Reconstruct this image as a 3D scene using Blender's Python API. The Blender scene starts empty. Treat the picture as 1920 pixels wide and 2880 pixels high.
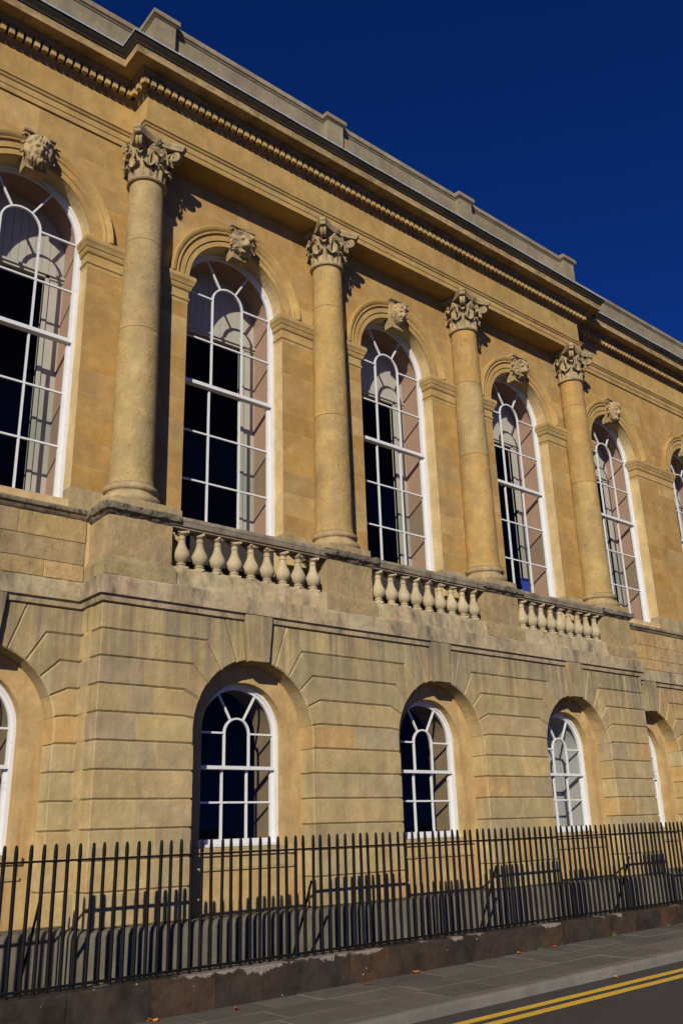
import bpy, bmesh, math, random
from mathutils import Vector, Matrix, noise
random.seed(7)
rnd = random.uniform
R_ = math.radians
scene = bpy.context.scene
col = scene.collection

# ------------------------------------------------------------------ camera, sky, sun, exposure
H = 1.76                      # camera height above the pavement; heights below are given relative to the camera and lifted by H
cam_d = bpy.data.cameras.new('camera')
cam = bpy.data.objects.new('camera', cam_d); col.objects.link(cam)
cam_d.sensor_fit = 'VERTICAL'; cam_d.sensor_height = 36.0; cam_d.lens = 36 * 2507.19 / 2880
cam_d.clip_start = 0.1; cam_d.clip_end = 3000
yaw, pitch, roll = R_(40.519), R_(19.520), R_(-1.786)
fw = Vector((math.sin(yaw) * math.cos(pitch), math.cos(yaw) * math.cos(pitch), math.sin(pitch)))
rt = Vector((math.cos(yaw), -math.sin(yaw), 0)); up = rt.cross(fw)
r2 = rt * math.cos(roll) + up * math.sin(roll); u2 = -rt * math.sin(roll) + up * math.cos(roll)
cam.matrix_world = Matrix(((r2.x, u2.x, -fw.x, -5.204), (r2.y, u2.y, -fw.y, -10.081), (r2.z, u2.z, -fw.z, H), (0, 0, 0, 1)))
scene.camera = cam

SUN = Vector((1.10, 1.0, -0.62)).normalized()          # direction the light travels
elev = math.asin(-SUN.z)
world = bpy.data.worlds.new('World'); scene.world = world; world.use_nodes = True
nt = world.node_tree; nt.nodes.clear()
out = nt.nodes.new('ShaderNodeOutputWorld'); bg = nt.nodes.new('ShaderNodeBackground'); sky = nt.nodes.new('ShaderNodeTexSky')
sky.sky_type = 'NISHITA'; sky.sun_disc = False; sky.sun_elevation = elev
sky.sun_rotation = math.atan2(-SUN.x, -SUN.y)
sky.altitude = 1000; sky.air_density = 0.28; sky.dust_density = 0.0; sky.ozone_density = 8.0
bg.inputs['Strength'].default_value = 0.05
tint = nt.nodes.new('ShaderNodeMix'); tint.data_type = 'RGBA'; tint.blend_type = 'MULTIPLY'; tint.inputs[0].default_value = 1.0
tint.inputs[7].default_value = (0.38, 1.10, 2.25, 1)      # the photograph's deep polarised blue, the same over the whole sky
nt.links.new(sky.outputs['Color'], tint.inputs[6]); nt.links.new(tint.outputs[2], bg.inputs['Color']); nt.links.new(bg.outputs['Background'], out.inputs['Surface'])
sd = bpy.data.lights.new('sun', 'SUN'); sd.energy = 4.1; sd.angle = R_(0.53); sd.color = (1.0, 0.93, 0.81)
sun = bpy.data.objects.new('sun', sd); col.objects.link(sun); sun.location = (-20, -20, 30)
sun.rotation_euler = SUN.to_track_quat('-Z', 'Y').to_euler()
scene.cycles.diffuse_bounces = 2
vs = scene.view_settings
vs.view_transform = 'Standard'; vs.look = 'None'; vs.exposure = 0.3; vs.gamma = 1.0; vs.use_curve_mapping = False

# ------------------------------------------------------------------ mesh helpers
class MB:
    def __init__(s): s.v = []; s.f = []
    def add(s, v, f):
        o = len(s.v); s.v += [tuple(p) for p in v]; s.f += [tuple(i + o for i in q) for q in f]
    def box(s, x0, x1, y0, y1, z0, z1):
        v = [(x, y, z) for z in (z0, z1) for y in (y0, y1) for x in (x0, x1)]
        s.add(v, [(0, 2, 3, 1), (4, 5, 7, 6), (0, 1, 5, 4), (1, 3, 7, 5), (3, 2, 6, 7), (2, 0, 4, 6)])
    def loft(s, rings, cap=True, closed=True):
        n = len(rings[0]); v = [p for r in rings for p in r]; f = []
        for k in range(len(rings) - 1):
            for i in range(n if closed else n - 1):
                j = (i + 1) % n; f.append((k * n + i, k * n + j, (k + 1) * n + j, (k + 1) * n + i))
        if cap: f += [tuple(range(n - 1, -1, -1)), tuple(range((len(rings) - 1) * n, len(rings) * n))]
        s.add(v, f)
    def lathe(s, prof, c=(0, 0, 0), seg=32, cap=True):
        s.loft([[(c[0] + r * math.cos(2 * math.pi * i / seg), c[1] + r * math.sin(2 * math.pi * i / seg), c[2] + z) for i in range(seg)] for r, z in prof], cap)
    def tube(s, pts, rad, seg=8):
        rings = []; pts = [Vector(p) for p in pts]
        for i, p in enumerate(pts):
            t = (pts[min(i + 1, len(pts) - 1)] - pts[max(i - 1, 0)]).normalized()
            a = t.orthogonal().normalized() if i == 0 else (a - t * a.dot(t)).normalized()
            b = t.cross(a); r = rad[i] if isinstance(rad, (list, tuple)) else rad
            rings.append([tuple(p + a * r * math.cos(2 * math.pi * k / seg) + b * r * math.sin(2 * math.pi * k / seg)) for k in range(seg)])
        s.loft(rings)
    def bar(s, a, b, w, d):
        """straight bar in a plane of constant y from a=(x,z) to b=(x,z), width w, spanning y d=(y0,y1)"""
        ax, az = a; bx, bz = b; L = math.hypot(bx - ax, bz - az); nx, nz = -(bz - az) / L * w / 2, (bx - ax) / L * w / 2
        ring = [(ax + nx, az + nz), (bx + nx, bz + nz), (bx - nx, bz - nz), (ax - nx, az - nz)]
        s.loft([[(x, d[0], z) for x, z in ring], [(x, d[1], z) for x, z in ring]])
    def mesh(s, name, smooth=False, rough=None):
        m = bpy.data.meshes.new(name); bm = bmesh.new()
        vs_ = [bm.verts.new(p) for p in s.v]
        for f in s.f:
            try: bm.faces.new([vs_[i] for i in f])
            except ValueError: pass
        bmesh.ops.recalc_face_normals(bm, faces=bm.faces)
        if rough:
            cuts, amp, sc = rough
            bmesh.ops.triangulate(bm, faces=[f for f in bm.faces if len(f.verts) > 4])
            for _ in range(cuts): 
                long_e = [e for e in bm.edges if e.calc_length() > 0.045]
                if len(bm.faces) > 6000 or not long_e: break
                bmesh.ops.subdivide_edges(bm, edges=long_e, cuts=1, use_grid_fill=True)
            bm.normal_update()
            for v in bm.verts:
                n = noise.noise_vector(v.co * sc) * amp + noise.noise_vector(v.co * sc * 3.1) * amp * .5
                v.co += n
        bm.to_mesh(m); bm.free()
        if smooth:
            m.shade_smooth() if hasattr(m, 'shade_smooth') else None
        return m
    def build(s, name, mat, parent=None, color=None, smooth=False, rough=None, loc=None):
        return obj(name, s.mesh(name, smooth, rough), mat, parent, color, loc)

TONE = {'column_stone': (.90, .80, .59), 'rust_streaked_stone': (.96, .92, .80), 'golden_ashlar': (.845, .775, .575), 'entablature_stone': (.83, .765, .58), 'carved_stone': (.88, .84, .76), 'weathered_rusticated_stone': (1.10, 1.0, .76), 'pedestal_stone': (.96, .88, .70)}
def obj(name, mesh, mat, parent=None, color=None, loc=None):
    o = bpy.data.objects.new(name, mesh); col.objects.link(o)
    if mat is not None and not mesh.materials: mesh.materials.append(mat)
    if parent is not None: o.parent = parent
    if color is not None:
        k = TONE.get(mat.name if mat else '', (1, 1, 1)); o.color = (color[0] * k[0], color[1] * k[1], color[2] * k[2], 1.0)
    if loc is not None: o.location = loc
    return o
def empty(name, loc=(0, 0, 0)):
    e = bpy.data.objects.new(name, None); col.objects.link(e); e.location = loc; e.empty_display_size = .2; return e
def tag(o, label=None, cat=None, group=None, kind=None):
    for k, v in (('label', label), ('category', cat), ('group', group), ('kind', kind)):
        if v: o[k] = v
    return o
def autosmooth(m, ang=40):
    """smooth faces, sharp edges above an angle"""
    bm = bmesh.new(); bm.from_mesh(m)
    for f in bm.faces: f.smooth = True
    for e in bm.edges:
        if len(e.link_faces) == 2 and e.calc_face_angle(0) > R_(ang): e.smooth = False
    bm.to_mesh(m); bm.free(); return m

# ------------------------------------------------------------------ materials
def mat_new(name):
    m = bpy.data.materials.new(name); m.use_nodes = True; t = m.node_tree
    return m, t, t.nodes['Principled BSDF']
def N(t, typ, **kw):
    n = t.nodes.new(typ)
    for k, v in kw.items():
        if hasattr(n, k): setattr(n, k, v)
        else: n.inputs[k.replace('_', ' ')].default_value = v
    return n
def L(t, a, b): t.links.new(a, b)
def ramp(t, src, stops):
    r = t.nodes.new('ShaderNodeValToRGB'); e = r.color_ramp.elements
    while len(e) < len(stops): e.new(.5)
    for k, (p, c) in enumerate(stops):
        e[k].position = p; e[k].color = (c, c, c, 1) if isinstance(c, (int, float)) else (*c, 1)
    L(t, src, r.inputs['Fac']); return r.outputs['Color']
def mixc(t, fac, a, b, mode='MIX'):
    m = t.nodes.new('ShaderNodeMix'); m.data_type = 'RGBA'; m.blend_type = mode; m.clamp_factor = True
    if isinstance(fac, (int, float)): m.inputs[0].default_value = fac
    else: L(t, fac, m.inputs[0])
    for i, c in ((6, a), (7, b)):
        if isinstance(c, tuple): m.inputs[i].default_value = (*c, 1)
        else: L(t, c, m.inputs[i])
    return m.outputs[2]
def mth(t, op, a, b=None, clamp=False):
    m = t.nodes.new('ShaderNodeMath'); m.operation = op; m.use_clamp = clamp
    for i, c in enumerate((a, b)):
        if c is None: continue
        if isinstance(c, (int, float)): m.inputs[i].default_value = c
        else: L(t, c, m.inputs[i])
    return m.outputs[0]

def stone_mat(name, pit_scale=26.0, stain=.35, stain_col=(.075, .068, .055), pits=.5, bump=.35, blotch=.5, stain_scale=(2.4, 2.4, .30), zband=None, ochre=.35, rough=.92, lichen=0.0, dist=.02):
    m, t, b = mat_new(name)
    oi = N(t, 'ShaderNodeObjectInfo'); geo = N(t, 'ShaderNodeNewGeometry'); tc = N(t, 'ShaderNodeTexCoord')
    pos = geo.outputs['Position']
    off = N(t, 'ShaderNodeVectorMath', operation='ADD'); L(t, pos, off.inputs[0])
    rv = N(t, 'ShaderNodeCombineXYZ'); k = mth(t, 'MULTIPLY', oi.outputs['Random'], 23.0); L(t, k, rv.inputs[0]); L(t, k, rv.inputs[2]); L(t, rv.outputs[0], off.inputs[1])
    P = off.outputs[0]
    n1 = N(t, 'ShaderNodeTexNoise', Scale=1.5, Detail=8.0, Roughness=.66); L(t, pos, n1.inputs['Vector'])
    n2 = N(t, 'ShaderNodeTexNoise', Scale=55.0, Detail=4.0, Roughness=.7); L(t, P, n2.inputs['Vector'])
    n4 = N(t, 'ShaderNodeTexNoise', Scale=4.5, Detail=6.0, Roughness=.65); L(t, P, n4.inputs['Vector'])
    base = oi.outputs['Color']
    c = mixc(t, mth(t, 'MULTIPLY', ramp(t, n1.outputs[0], [(.36, 0), (.66, 1)]), blotch), base, mixc(t, 1.0, base, (.70, .68, .64), 'MULTIPLY'))
    n7 = N(t, 'ShaderNodeTexNoise', Scale=3.1, Detail=9.0, Roughness=.7); L(t, P, n7.inputs['Vector'])
    c = mixc(t, 1.0, c, ramp(t, n7.outputs[0], [(.30, .80), (.52, 1.02), (.72, 1.30)]), 'MULTIPLY')
    c = mixc(t, mth(t, 'MULTIPLY', ramp(t, n4.outputs[0], [(.50, 0), (.74, 1)]), ochre), c, mixc(t, 1.0, base, (1.02, .78, .46), 'MULTIPLY'))
    c = mixc(t, 1.0, c, ramp(t, n2.outputs[0], [(.25, .80), (.5, 1.0), (.75, 1.10)]), 'MULTIPLY')
    # long vertical rain stains and sooty patches (continuous from stone to stone)
    mp = N(t, 'ShaderNodeMapping'); mp.inputs['Scale'].default_value = stain_scale; L(t, pos, mp.inputs['Vector'])
    n3 = N(t, 'ShaderNodeTexNoise', Scale=1.7, Detail=7.0, Roughness=.66); L(t, mp.outputs[0], n3.inputs['Vector'])
    s = ramp(t, n3.outputs[0], [(.47, 0), (.72, 1)])
    s = mth(t, 'MULTIPLY', s, stain)
    if zband:
        sx = N(t, 'ShaderNodeSeparateXYZ'); L(t, pos, sx.inputs[0])
        g = None
        for (z0, z1, z2, amt) in zband:
            a_ = N(t, 'ShaderNodeMapRange'); a_.inputs[1].default_value = z0; a_.inputs[2].default_value = z1; L(t, sx.outputs[2], a_.inputs[0])
            b_ = N(t, 'ShaderNodeMapRange'); b_.inputs[1].default_value = z2; b_.inputs[2].default_value = z1; L(t, sx.outputs[2], b_.inputs[0])
            w = mth(t, 'MULTIPLY', mth(t, 'MINIMUM', a_.outputs[0], b_.outputs[0]), amt)
            g = w if g is None else mth(t, 'MAXIMUM', g, w)
        mp2 = N(t, 'ShaderNodeMapping'); mp2.inputs['Scale'].default_value = (5.5, 5.5, .22); L(t, pos, mp2.inputs['Vector'])
        n5 = N(t, 'ShaderNodeTexNoise', Scale=1.5, Detail=6.0, Roughness=.6); L(t, mp2.outputs[0], n5.inputs['Vector'])
        s = mth(t, 'MAXIMUM', s, mth(t, 'MULTIPLY', ramp(t, n5.outputs[0], [(.36, 0), (.66, 1)]), g))
    c = mixc(t, s, c, stain_col)
    if lichen:
        n6 = N(t, 'ShaderNodeTexNoise', Scale=9.0, Detail=8.0, Roughness=.75); L(t, P, n6.inputs['Vector'])
        c = mixc(t, mth(t, 'MULTIPLY', ramp(t, n6.outputs[0], [(.52, 0), (.62, 1)]), lichen), c, (.028, .027, .024))
    # pits
    vo = N(t, 'ShaderNodeTexVoronoi', Scale=pit_scale); L(t, P, vo.inputs['Vector'])
    pit = ramp(t, vo.outputs['Distance'], [(.06, 1), (.22, 0)])
    pit = mth(t, 'MULTIPLY', pit, mth(t, 'MULTIPLY', ramp(t, n4.outputs[0], [(.48, 0), (.62, 1)]), pits))
    c = mixc(t, mth(t, 'MULTIPLY', pit, .55), c, mixc(t, 1.0, c, (.35, .3, .25), 'MULTIPLY'))
    L(t, c, b.inputs['Base Color']); b.inputs['Roughness'].default_value = rough
    b.inputs['Specular IOR Level'].default_value = .15
    h = mth(t, 'ADD', mth(t, 'MULTIPLY', n2.outputs[0], .16), mth(t, 'MULTIPLY', n4.outputs[0], .9))
    h = mth(t, 'SUBTRACT', h, mth(t, 'MULTIPLY', pit, 1.0))
    bp = N(t, 'ShaderNodeBump', Strength=bump, Distance=dist); L(t, h, bp.inputs['Height']); L(t, bp.outputs[0], b.inputs['Normal'])
    return m

def plain_mat(name, c, rough=.6, spec=.3, var=.12, scale=14, bump=0.0, dirt=None, use_obj=False):
    m, t, b = mat_new(name)
    geo = N(t, 'ShaderNodeNewGeometry')
    n = N(t, 'ShaderNodeTexNoise', Scale=scale, Detail=6.0, Roughness=.65); L(t, geo.outputs['Position'], n.inputs['Vector'])
    if use_obj:
        oi = N(t, 'ShaderNodeObjectInfo'); c0 = oi.outputs['Color']
    else: c0 = c
    k = ramp(t, n.outputs[0], [(.3, 1 - var), (.7, 1 + var * .4)])
    cc = mixc(t, 1.0, c0, k, 'MULTIPLY')
    if dirt:
        n2 = N(t, 'ShaderNodeTexNoise', Scale=dirt[1], Detail=7.0, Roughness=.7); L(t, geo.outputs['Position'], n2.inputs['Vector'])
        cc = mixc(t, mth(t, 'MULTIPLY', ramp(t, n2.outputs[0], [(dirt[2], 0), (dirt[2] + .12, 1)]), dirt[3]), cc, dirt[0])
    L(t, cc, b.inputs['Base Color']); b.inputs['Roughness'].default_value = rough; b.inputs['Specular IOR Level'].default_value = spec
    if bump:
        bp = N(t, 'ShaderNodeBump', Strength=bump, Distance=.01); L(t, n.outputs[0], bp.inputs['Height']); L(t, bp.outputs[0], b.inputs['Normal'])
    return m

def glass_mat():
    m = bpy.data.materials.new('window_glass'); m.use_nodes = True; t = m.node_tree; t.nodes.clear()
    o = N(t, 'ShaderNodeOutputMaterial'); mx = N(t, 'ShaderNodeMixShader'); tr = N(t, 'ShaderNodeBsdfTransparent'); gl = N(t, 'ShaderNodeBsdfGlossy'); lw = N(t, 'ShaderNodeLayerWeight', Blend=.5)
    tr.inputs[0].default_value = (.90, .93, .92, 1); gl.inputs['Roughness'].default_value = .015
    geo = N(t, 'ShaderNodeNewGeometry'); n = N(t, 'ShaderNodeTexNoise', Scale=2.2, Detail=2.0); L(t, geo.outputs['Position'], n.inputs['Vector'])
    bp = N(t, 'ShaderNodeBump', Strength=.06, Distance=.05); L(t, n.outputs[0], bp.inputs['Height']); L(t, bp.outputs[0], gl.inputs['Normal'])
    fr = mth(t, 'ADD', mth(t, 'MULTIPLY', mth(t, 'POWER', lw.outputs['Facing'], 5.0), .45), .012); L(t, fr, mx.inputs[0]); L(t, tr.outputs[0], mx.inputs[1]); L(t, gl.outputs[0], mx.inputs[2]); L(t, mx.outputs[0], o.inputs[0])
    return m

M = {}
M['ashlar'] = stone_mat('golden_ashlar', dist=.026, stain=.26, stain_col=(.16, .12, .07), pits=.7, bump=.40, blotch=.55, ochre=.55)
M['rustic'] = stone_mat('weathered_rusticated_stone', stain=.38, pits=.45, bump=.42, blotch=.6, ochre=.4, stain_col=(.10, .092, .078),
                        zband=[(H + 1.3, H + 2.9, H + 3.2, .95)])
M['band'] = stone_mat('rain_stained_stone', stain=.9, pits=.5, bump=.55, blotch=.7, ochre=.35, stain_col=(.060, .054, .044), lichen=.25, stain_scale=(2.0, 2.0, .8))
M['ped'] = stone_mat('pedestal_stone', pit_scale=17.0, dist=.025, stain=.5, pits=.65, bump=.7, blotch=.5, ochre=.35, stain_col=(.10, .09, .075), lichen=.15)
M['col'] = stone_mat('column_stone', pit_scale=17.0, dist=.034, stain=.45, pits=.62, bump=.9, blotch=.6, ochre=.5, stain_col=(.15, .125, .09), stain_scale=(2.2, 2.2, .5))
M['crust'] = stone_mat('black_crusted_coping', stain=.75, pits=.8, bump=.8, blotch=.6, ochre=.1, stain_col=(.028, .026, .023), lichen=.95, stain_scale=(1.2, 1.2, 2.0))
M['soot'] = stone_mat('sooty_stone', stain=.95, pits=.3, bump=.5, blotch=.5, ochre=.4, stain_col=(.010, .009, .008), lichen=.92, stain_scale=(.6, .6, 2.5))
M['entab'] = stone_mat('entablature_stone', stain=.25, pits=.2, bump=.25, blotch=.6, ochre=.45, stain_col=(.17, .13, .08))
M['dark_cornice'] = stone_mat('dark_cornice_stone', stain=.6, pits=.2, bump=.4, blotch=.7, ochre=.5, stain_col=(.045, .033, .02), lichen=.35, stain_scale=(1.6, 1.6, 3.0))  # dark mottled tone shared by bed moulding and corona
M['carved'] = stone_mat('carved_stone', stain=.55, pits=.3, bump=.5, blotch=.6, ochre=.3, stain_col=(.07, .055, .038), stain_scale=(3, 3, 1.5), lichen=.30)
M['bal'] = stone_mat('baluster_stone', stain=.15, pits=.2, bump=.25, blotch=.4, ochre=.15)
M['parapet'] = stone_mat('parapet_stone', stain=.45, pits=.3, bump=.4, blotch=.6, ochre=.2, stain_col=(.10, .09, .075), lichen=.1)
M['plinth'] = stone_mat('grey_plinth_stone', stain=.5, pits=.4, bump=.4, blotch=.6, ochre=.1, stain_col=(.05, .046, .038))
M['reveal'] = stone_mat('rust_streaked_stone', stain=.55, stain_col=(.30, .135, .035), pits=.4, bump=.35, blotch=.5, ochre=.4, stain_scale=(5.0, 5.0, .5))
M['lead'] = plain_mat('lead_flashing', (.34, .38, .42), rough=.5, spec=.4, var=.4, scale=22, bump=.4)
M['white'] = plain_mat('white_window_paint', (.62, .615, .60), rough=.38, spec=.4, var=.06, scale=9, dirt=((.26, .22, .18), 6.0, .60, .6))
M['pink'] = plain_mat('pink_plaster', (.36, .215, .15), rough=.85, var=.08, scale=5)
M['cream'] = plain_mat('cream_board_paint', (.47, .42, .35), rough=.55, var=.06, scale=5)
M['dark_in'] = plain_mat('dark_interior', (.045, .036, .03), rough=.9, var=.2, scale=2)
M['brownrev'] = plain_mat('brown_lining', (.20, .14, .08), rough=.85, var=.2, scale=5)
M['glass'] = glass_mat()
M['iron'] = plain_mat('black_iron_paint', (.006, .0056, .0055), rough=.6, spec=.12, var=.3, scale=30, bump=.2)
M['blind'] = plain_mat('white_blind', (.34, .33, .305), rough=.8, var=.05, scale=4)
M['blue'] = plain_mat('blue_board', (.02, .06, .40), rough=.5, var=.5, scale=40)

def rng_mat_dwarf():
    """dwarf wall: sooty dark stone, pale chips along the upper edge"""
    m, t, b = mat_new('dark_dwarf_wall_stone')
    geo = N(t, 'ShaderNodeNewGeometry'); oi = N(t, 'ShaderNodeObjectInfo'); P = geo.outputs['Position']
    sx = N(t, 'ShaderNodeSeparateXYZ'); L(t, P, sx.inputs[0])
    n1 = N(t, 'ShaderNodeTexNoise', Scale=3.0, Detail=8.0, Roughness=.7); L(t, P, n1.inputs['Vector'])
    n2 = N(t, 'ShaderNodeTexNoise', Scale=2.1, Detail=9.0, Roughness=.72); L(t, P, n2.inputs['Vector'])
    n3 = N(t, 'ShaderNodeTexNoise', Scale=60.0, Detail=4.0); L(t, P, n3.inputs['Vector'])
    c = mixc(t, ramp(t, n1.outputs[0], [(.35, 0), (.7, 1)]), (.016, .0125, .0095), (.055, .041, .029))
    c = mixc(t, mth(t, 'MULTIPLY', ramp(t, n2.outputs[0], [(.42, 0), (.66, .9)]), ramp(t, oi.outputs['Random'], [(.55, .10), (.85, 1.0)])), c, (.095, .046, .018))
    mr = N(t, 'ShaderNodeMapRange'); mr.inputs[1].default_value = .24; mr.inputs[2].default_value = .36; L(t, sx.outputs[2], mr.inputs[0])
    n4 = N(t, 'ShaderNodeTexNoise', Scale=1.1, Detail=9.0, Roughness=.68); L(t, P, n4.inputs['Vector'])
    chip = ramp(t, mth(t, 'ADD', n4.outputs[0], mth(t, 'MULTIPLY', mr.outputs[0], .17)), [(.68, 0), (.69, 1)])
    chip = mth(t, 'MULTIPLY', chip, ramp(t, mr.outputs[0], [(.02, 0), (.08, 1)]))
    cc = mixc(t, ramp(t, n3.outputs[0], [(.3, 0), (.7, 1)]), (.13, .105, .082), (.27, .225, .18))
    c = mixc(t, chip, c, cc)
    vo = N(t, 'ShaderNodeTexVoronoi', Scale=4.5); L(t, P, vo.inputs['Vector'])
    c = mixc(t, ramp(t, vo.outputs['Distance'], [(.035, 1), (.05, 0)]), c, (.3, .28, .25))
    L(t, c, b.inputs['Base Color']); b.inputs['Roughness'].default_value = .8; b.inputs['Specular IOR Level'].default_value = .2
    h = mth(t, 'SUBTRACT', mth(t, 'ADD', n1.outputs[0], mth(t, 'MULTIPLY', n3.outputs[0], .3)), mth(t, 'MULTIPLY', chip, .9))
    bp = N(t, 'ShaderNodeBump', Strength=.6, Distance=.02); L(t, h, bp.inputs['Height']); L(t, bp.outputs[0], b.inputs['Normal'])
    return m
M['dwarf'] = rng_mat_dwarf()

def paving_mat(name, c1, c2, speck, scale=2.0, bump=.4):
    m, t, b = mat_new(name)
    geo = N(t, 'ShaderNodeNewGeometry'); oi = N(t, 'ShaderNodeObjectInfo'); P = geo.outputs['Position']
    n1 = N(t, 'ShaderNodeTexNoise', Scale=scale, Detail=8.0, Roughness=.7); L(t, P, n1.inputs['Vector'])
    n2 = N(t, 'ShaderNodeTexNoise', Scale=140.0, Detail=3.0, Roughness=.8); L(t, P, n2.inputs['Vector'])
    n3 = N(t, 'ShaderNodeTexNoise', Scale=9.0, Detail=6.0, Roughness=.7); L(t, P, n3.inputs['Vector'])
    c = mixc(t, ramp(t, n1.outputs[0], [(.3, 0), (.72, 1)]), c1, c2)
    c = mixc(t, 1.0, c, ramp(t, n2.outputs[0], [(.25, 1 - speck), (.75, 1 + speck)]), 'MULTIPLY')
    c = mixc(t, 1.0, c, ramp(t, oi.outputs['Random'], [(0, .82), (1, 1.12)]), 'MULTIPLY')
    c = mixc(t, mth(t, 'MULTIPLY', ramp(t, n3.outputs[0], [(.6, 0), (.75, 1)]), .5), c, tuple(x * .55 for x in c1))
    L(t, c, b.inputs['Base Color']); b.inputs['Roughness'].default_value = .85; b.inputs['Specular IOR Level'].default_value = .2
    h = mth(t, 'ADD', mth(t, 'MULTIPLY', n2.outputs[0], .5), n3.outputs[0])
    bp = N(t, 'ShaderNodeBump', Strength=bump, Distance=.006); L(t, h, bp.inputs['Height']); L(t, bp.outputs[0], b.inputs['Normal'])
    return m
M['slab'] = paving_mat('pavement_stone', (.10, .088, .072), (.15, .133, .108), .25)
M['kerb'] = paving_mat('kerb_stone', (.125, .112, .092), (.175, .158, .13), .2, 3.0)
M['asphalt'] = paving_mat('asphalt', (.062, .056, .049), (.085, .077, .067), .5, 1.2, .8)
M['yellow'] = plain_mat('yellow_road_paint', (.72, .44, .045), rough=.75, var=.25, scale=30, dirt=((.16, .13, .08), 18.0, .60, .75), bump=.3)
M['leafm'] = plain_mat('dry_leaf', (.5, .12, .02), rough=.7, use_obj=True, var=.3, scale=60)
M['weed'] = plain_mat('weed_green', (.06, .10, .025), rough=.7, var=.4, scale=40)
M['earth'] = plain_mat('yard_ground', (.07, .06, .045), rough=.95, var=.4, scale=6, bump=.5)

def jit(c, a=.06): 
    k = 1 + rnd(-a, a); return tuple(x * k * (1 + rnd(-a, a) * .35) for x in c)
GOLD = [(.47, .315, .135), (.45, .305, .14), (.48, .33, .155), (.43, .285, .12), (.46, .32, .16)]
GREY = [(.365, .305, .20), (.385, .315, .195), (.345, .30, .215), (.41, .33, .195), (.395, .325, .20), (.355, .30, .20), (.375, .32, .215)]
RUST = [(.40, .285, .15), (.39, .29, .165), (.41, .30, .165)]
def gold(): return jit(random.choice(GOLD), .045)
def grey(): return jit(random.choice(GREY) if random.random() > .07 else random.choice(RUST), .065)
PAR = (.25, .205, .13)

# ------------------------------------------------------------------ the setting: ground, road, pavement, kerb
ROAD = -.11; SLOPE = .008
g = MB(); g.box(-1500, 1500, -1500, 1500, -.62, -.60); tag(g.build('ground', M['asphalt']), kind='structure')
g = MB(); g.box(-60, 90, -12.2, -2.765, -.5, ROAD); road = tag(g.build('road', M['asphalt']), kind='structure')
for ya, yb in ((-3.22, -3.10), (-3.46, -3.33)):
    g = MB(); n = 260
    vsA = [(-40 + 100 * i / n, yb + rnd(-.006, .006), ROAD + .004) for i in range(n + 1)]; vsB = [(-40 + 100 * i / n, ya + rnd(-.006, .006), ROAD + .004) for i in range(n + 1)]
    g.add(vsA + vsB, [(i, i + 1, n + 2 + i, n + 1 + i) for i in range(n)])
    g.build('yellow_line', M['yellow'], road)
g = MB(); g.box(-40, 60, -2.60, -.66, -.5, -.014); pav = tag(g.build('pavement', M['earth']), kind='structure')
rows = [(-1.06, -1.585), (-1.59, -2.05), (-2.055, -2.598)]
for ri, (ya, yb) in enumerate(rows):
    x = -5.0 + ri * .37
    while x < 17:
        w = rnd(.62, 1.05)
        s = MB(); dz = rnd(-.004, .004); tl = rnd(-.003, .003)
        c = .006
        x0, x1, y0, y1 = x + .004, x + w - .004, yb + .003, ya - .003
        s.loft([[(x0, y0, -.012), (x1, y0, -.012), (x1, y1, -.012), (x0, y1, -.012)], [(x0, y0, -c + dz), (x1, y0, -c + dz + tl), (x1, y1, -c + dz + tl), (x0, y1, -c + dz)],
                [(x0 + c, y0 + c, dz), (x1 - c, y0 + c, dz + tl), (x1 - c, y1 - c, dz + tl), (x0 + c, y1 - c, dz)]])
        s.build('paving_slab', M['slab'], pav); x += w
x = -5.6
kb = MB(); kb.box(-40, 60, -2.755, -2.61, -.5, -.03); kerb = tag(kb.build('kerb', M['earth']), kind='structure')
while x < 19:
    w = .915; s = MB(); ring = [(-2.602, -.1), (-2.602, .004), (-2.735, .004), (-2.755, -.008), (-2.765, -.03), (-2.775, -.2)]
    ring = [(-2.602, -.2)] + ring[1:]
    dz = rnd(-.004, .004); dy = rnd(-.004, .004)
    s.loft([[(x + .003, y + dy, z + dz) for y, z in ring], [(x + w - .003, y + dy, z + dz) for y, z in ring]])
    s.build('kerb_stone', M['kerb'], kerb); x += w
for o_ in (road, pav, kerb): o_.rotation_euler.y = -SLOPE
g = MB(); g.box(-40, 60, -.68, 1.2, -.5, -.02); tag(g.build('yard', M['earth']), kind='structure')

# ------------------------------------------------------------------ polygon stones
def offset_poly(poly, d):
    n = len(poly); res = []
    lines = []
    for i in range(n):
        (x0, z0), (x1, z1) = poly[i], poly[(i + 1) % n]
        l = math.hypot(x1 - x0, z1 - z0) or 1e-9; nx, nz = -(z1 - z0) / l, (x1 - x0) / l
        lines.append((x0 + nx * d[i], z0 + nz * d[i], (x1 - x0) / l, (z1 - z0) / l))
    for i in range(n):
        ax, az, adx, adz = lines[i - 1]; bx, bz, bdx, bdz = lines[i]
        cr = adx * bdz - adz * bdx
        if abs(cr) < .03: res.append((bx, bz)); continue
        tt = ((bx - ax) * bdz - (bz - az) * bdx) / cr
        res.append((ax + adx * tt, az + adz * tt))
    return res
def poly_area(p): return sum(p[i][0] * p[(i + 1) % len(p)][1] - p[(i + 1) % len(p)][0] * p[i][1] for i in range(len(p))) / 2
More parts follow.
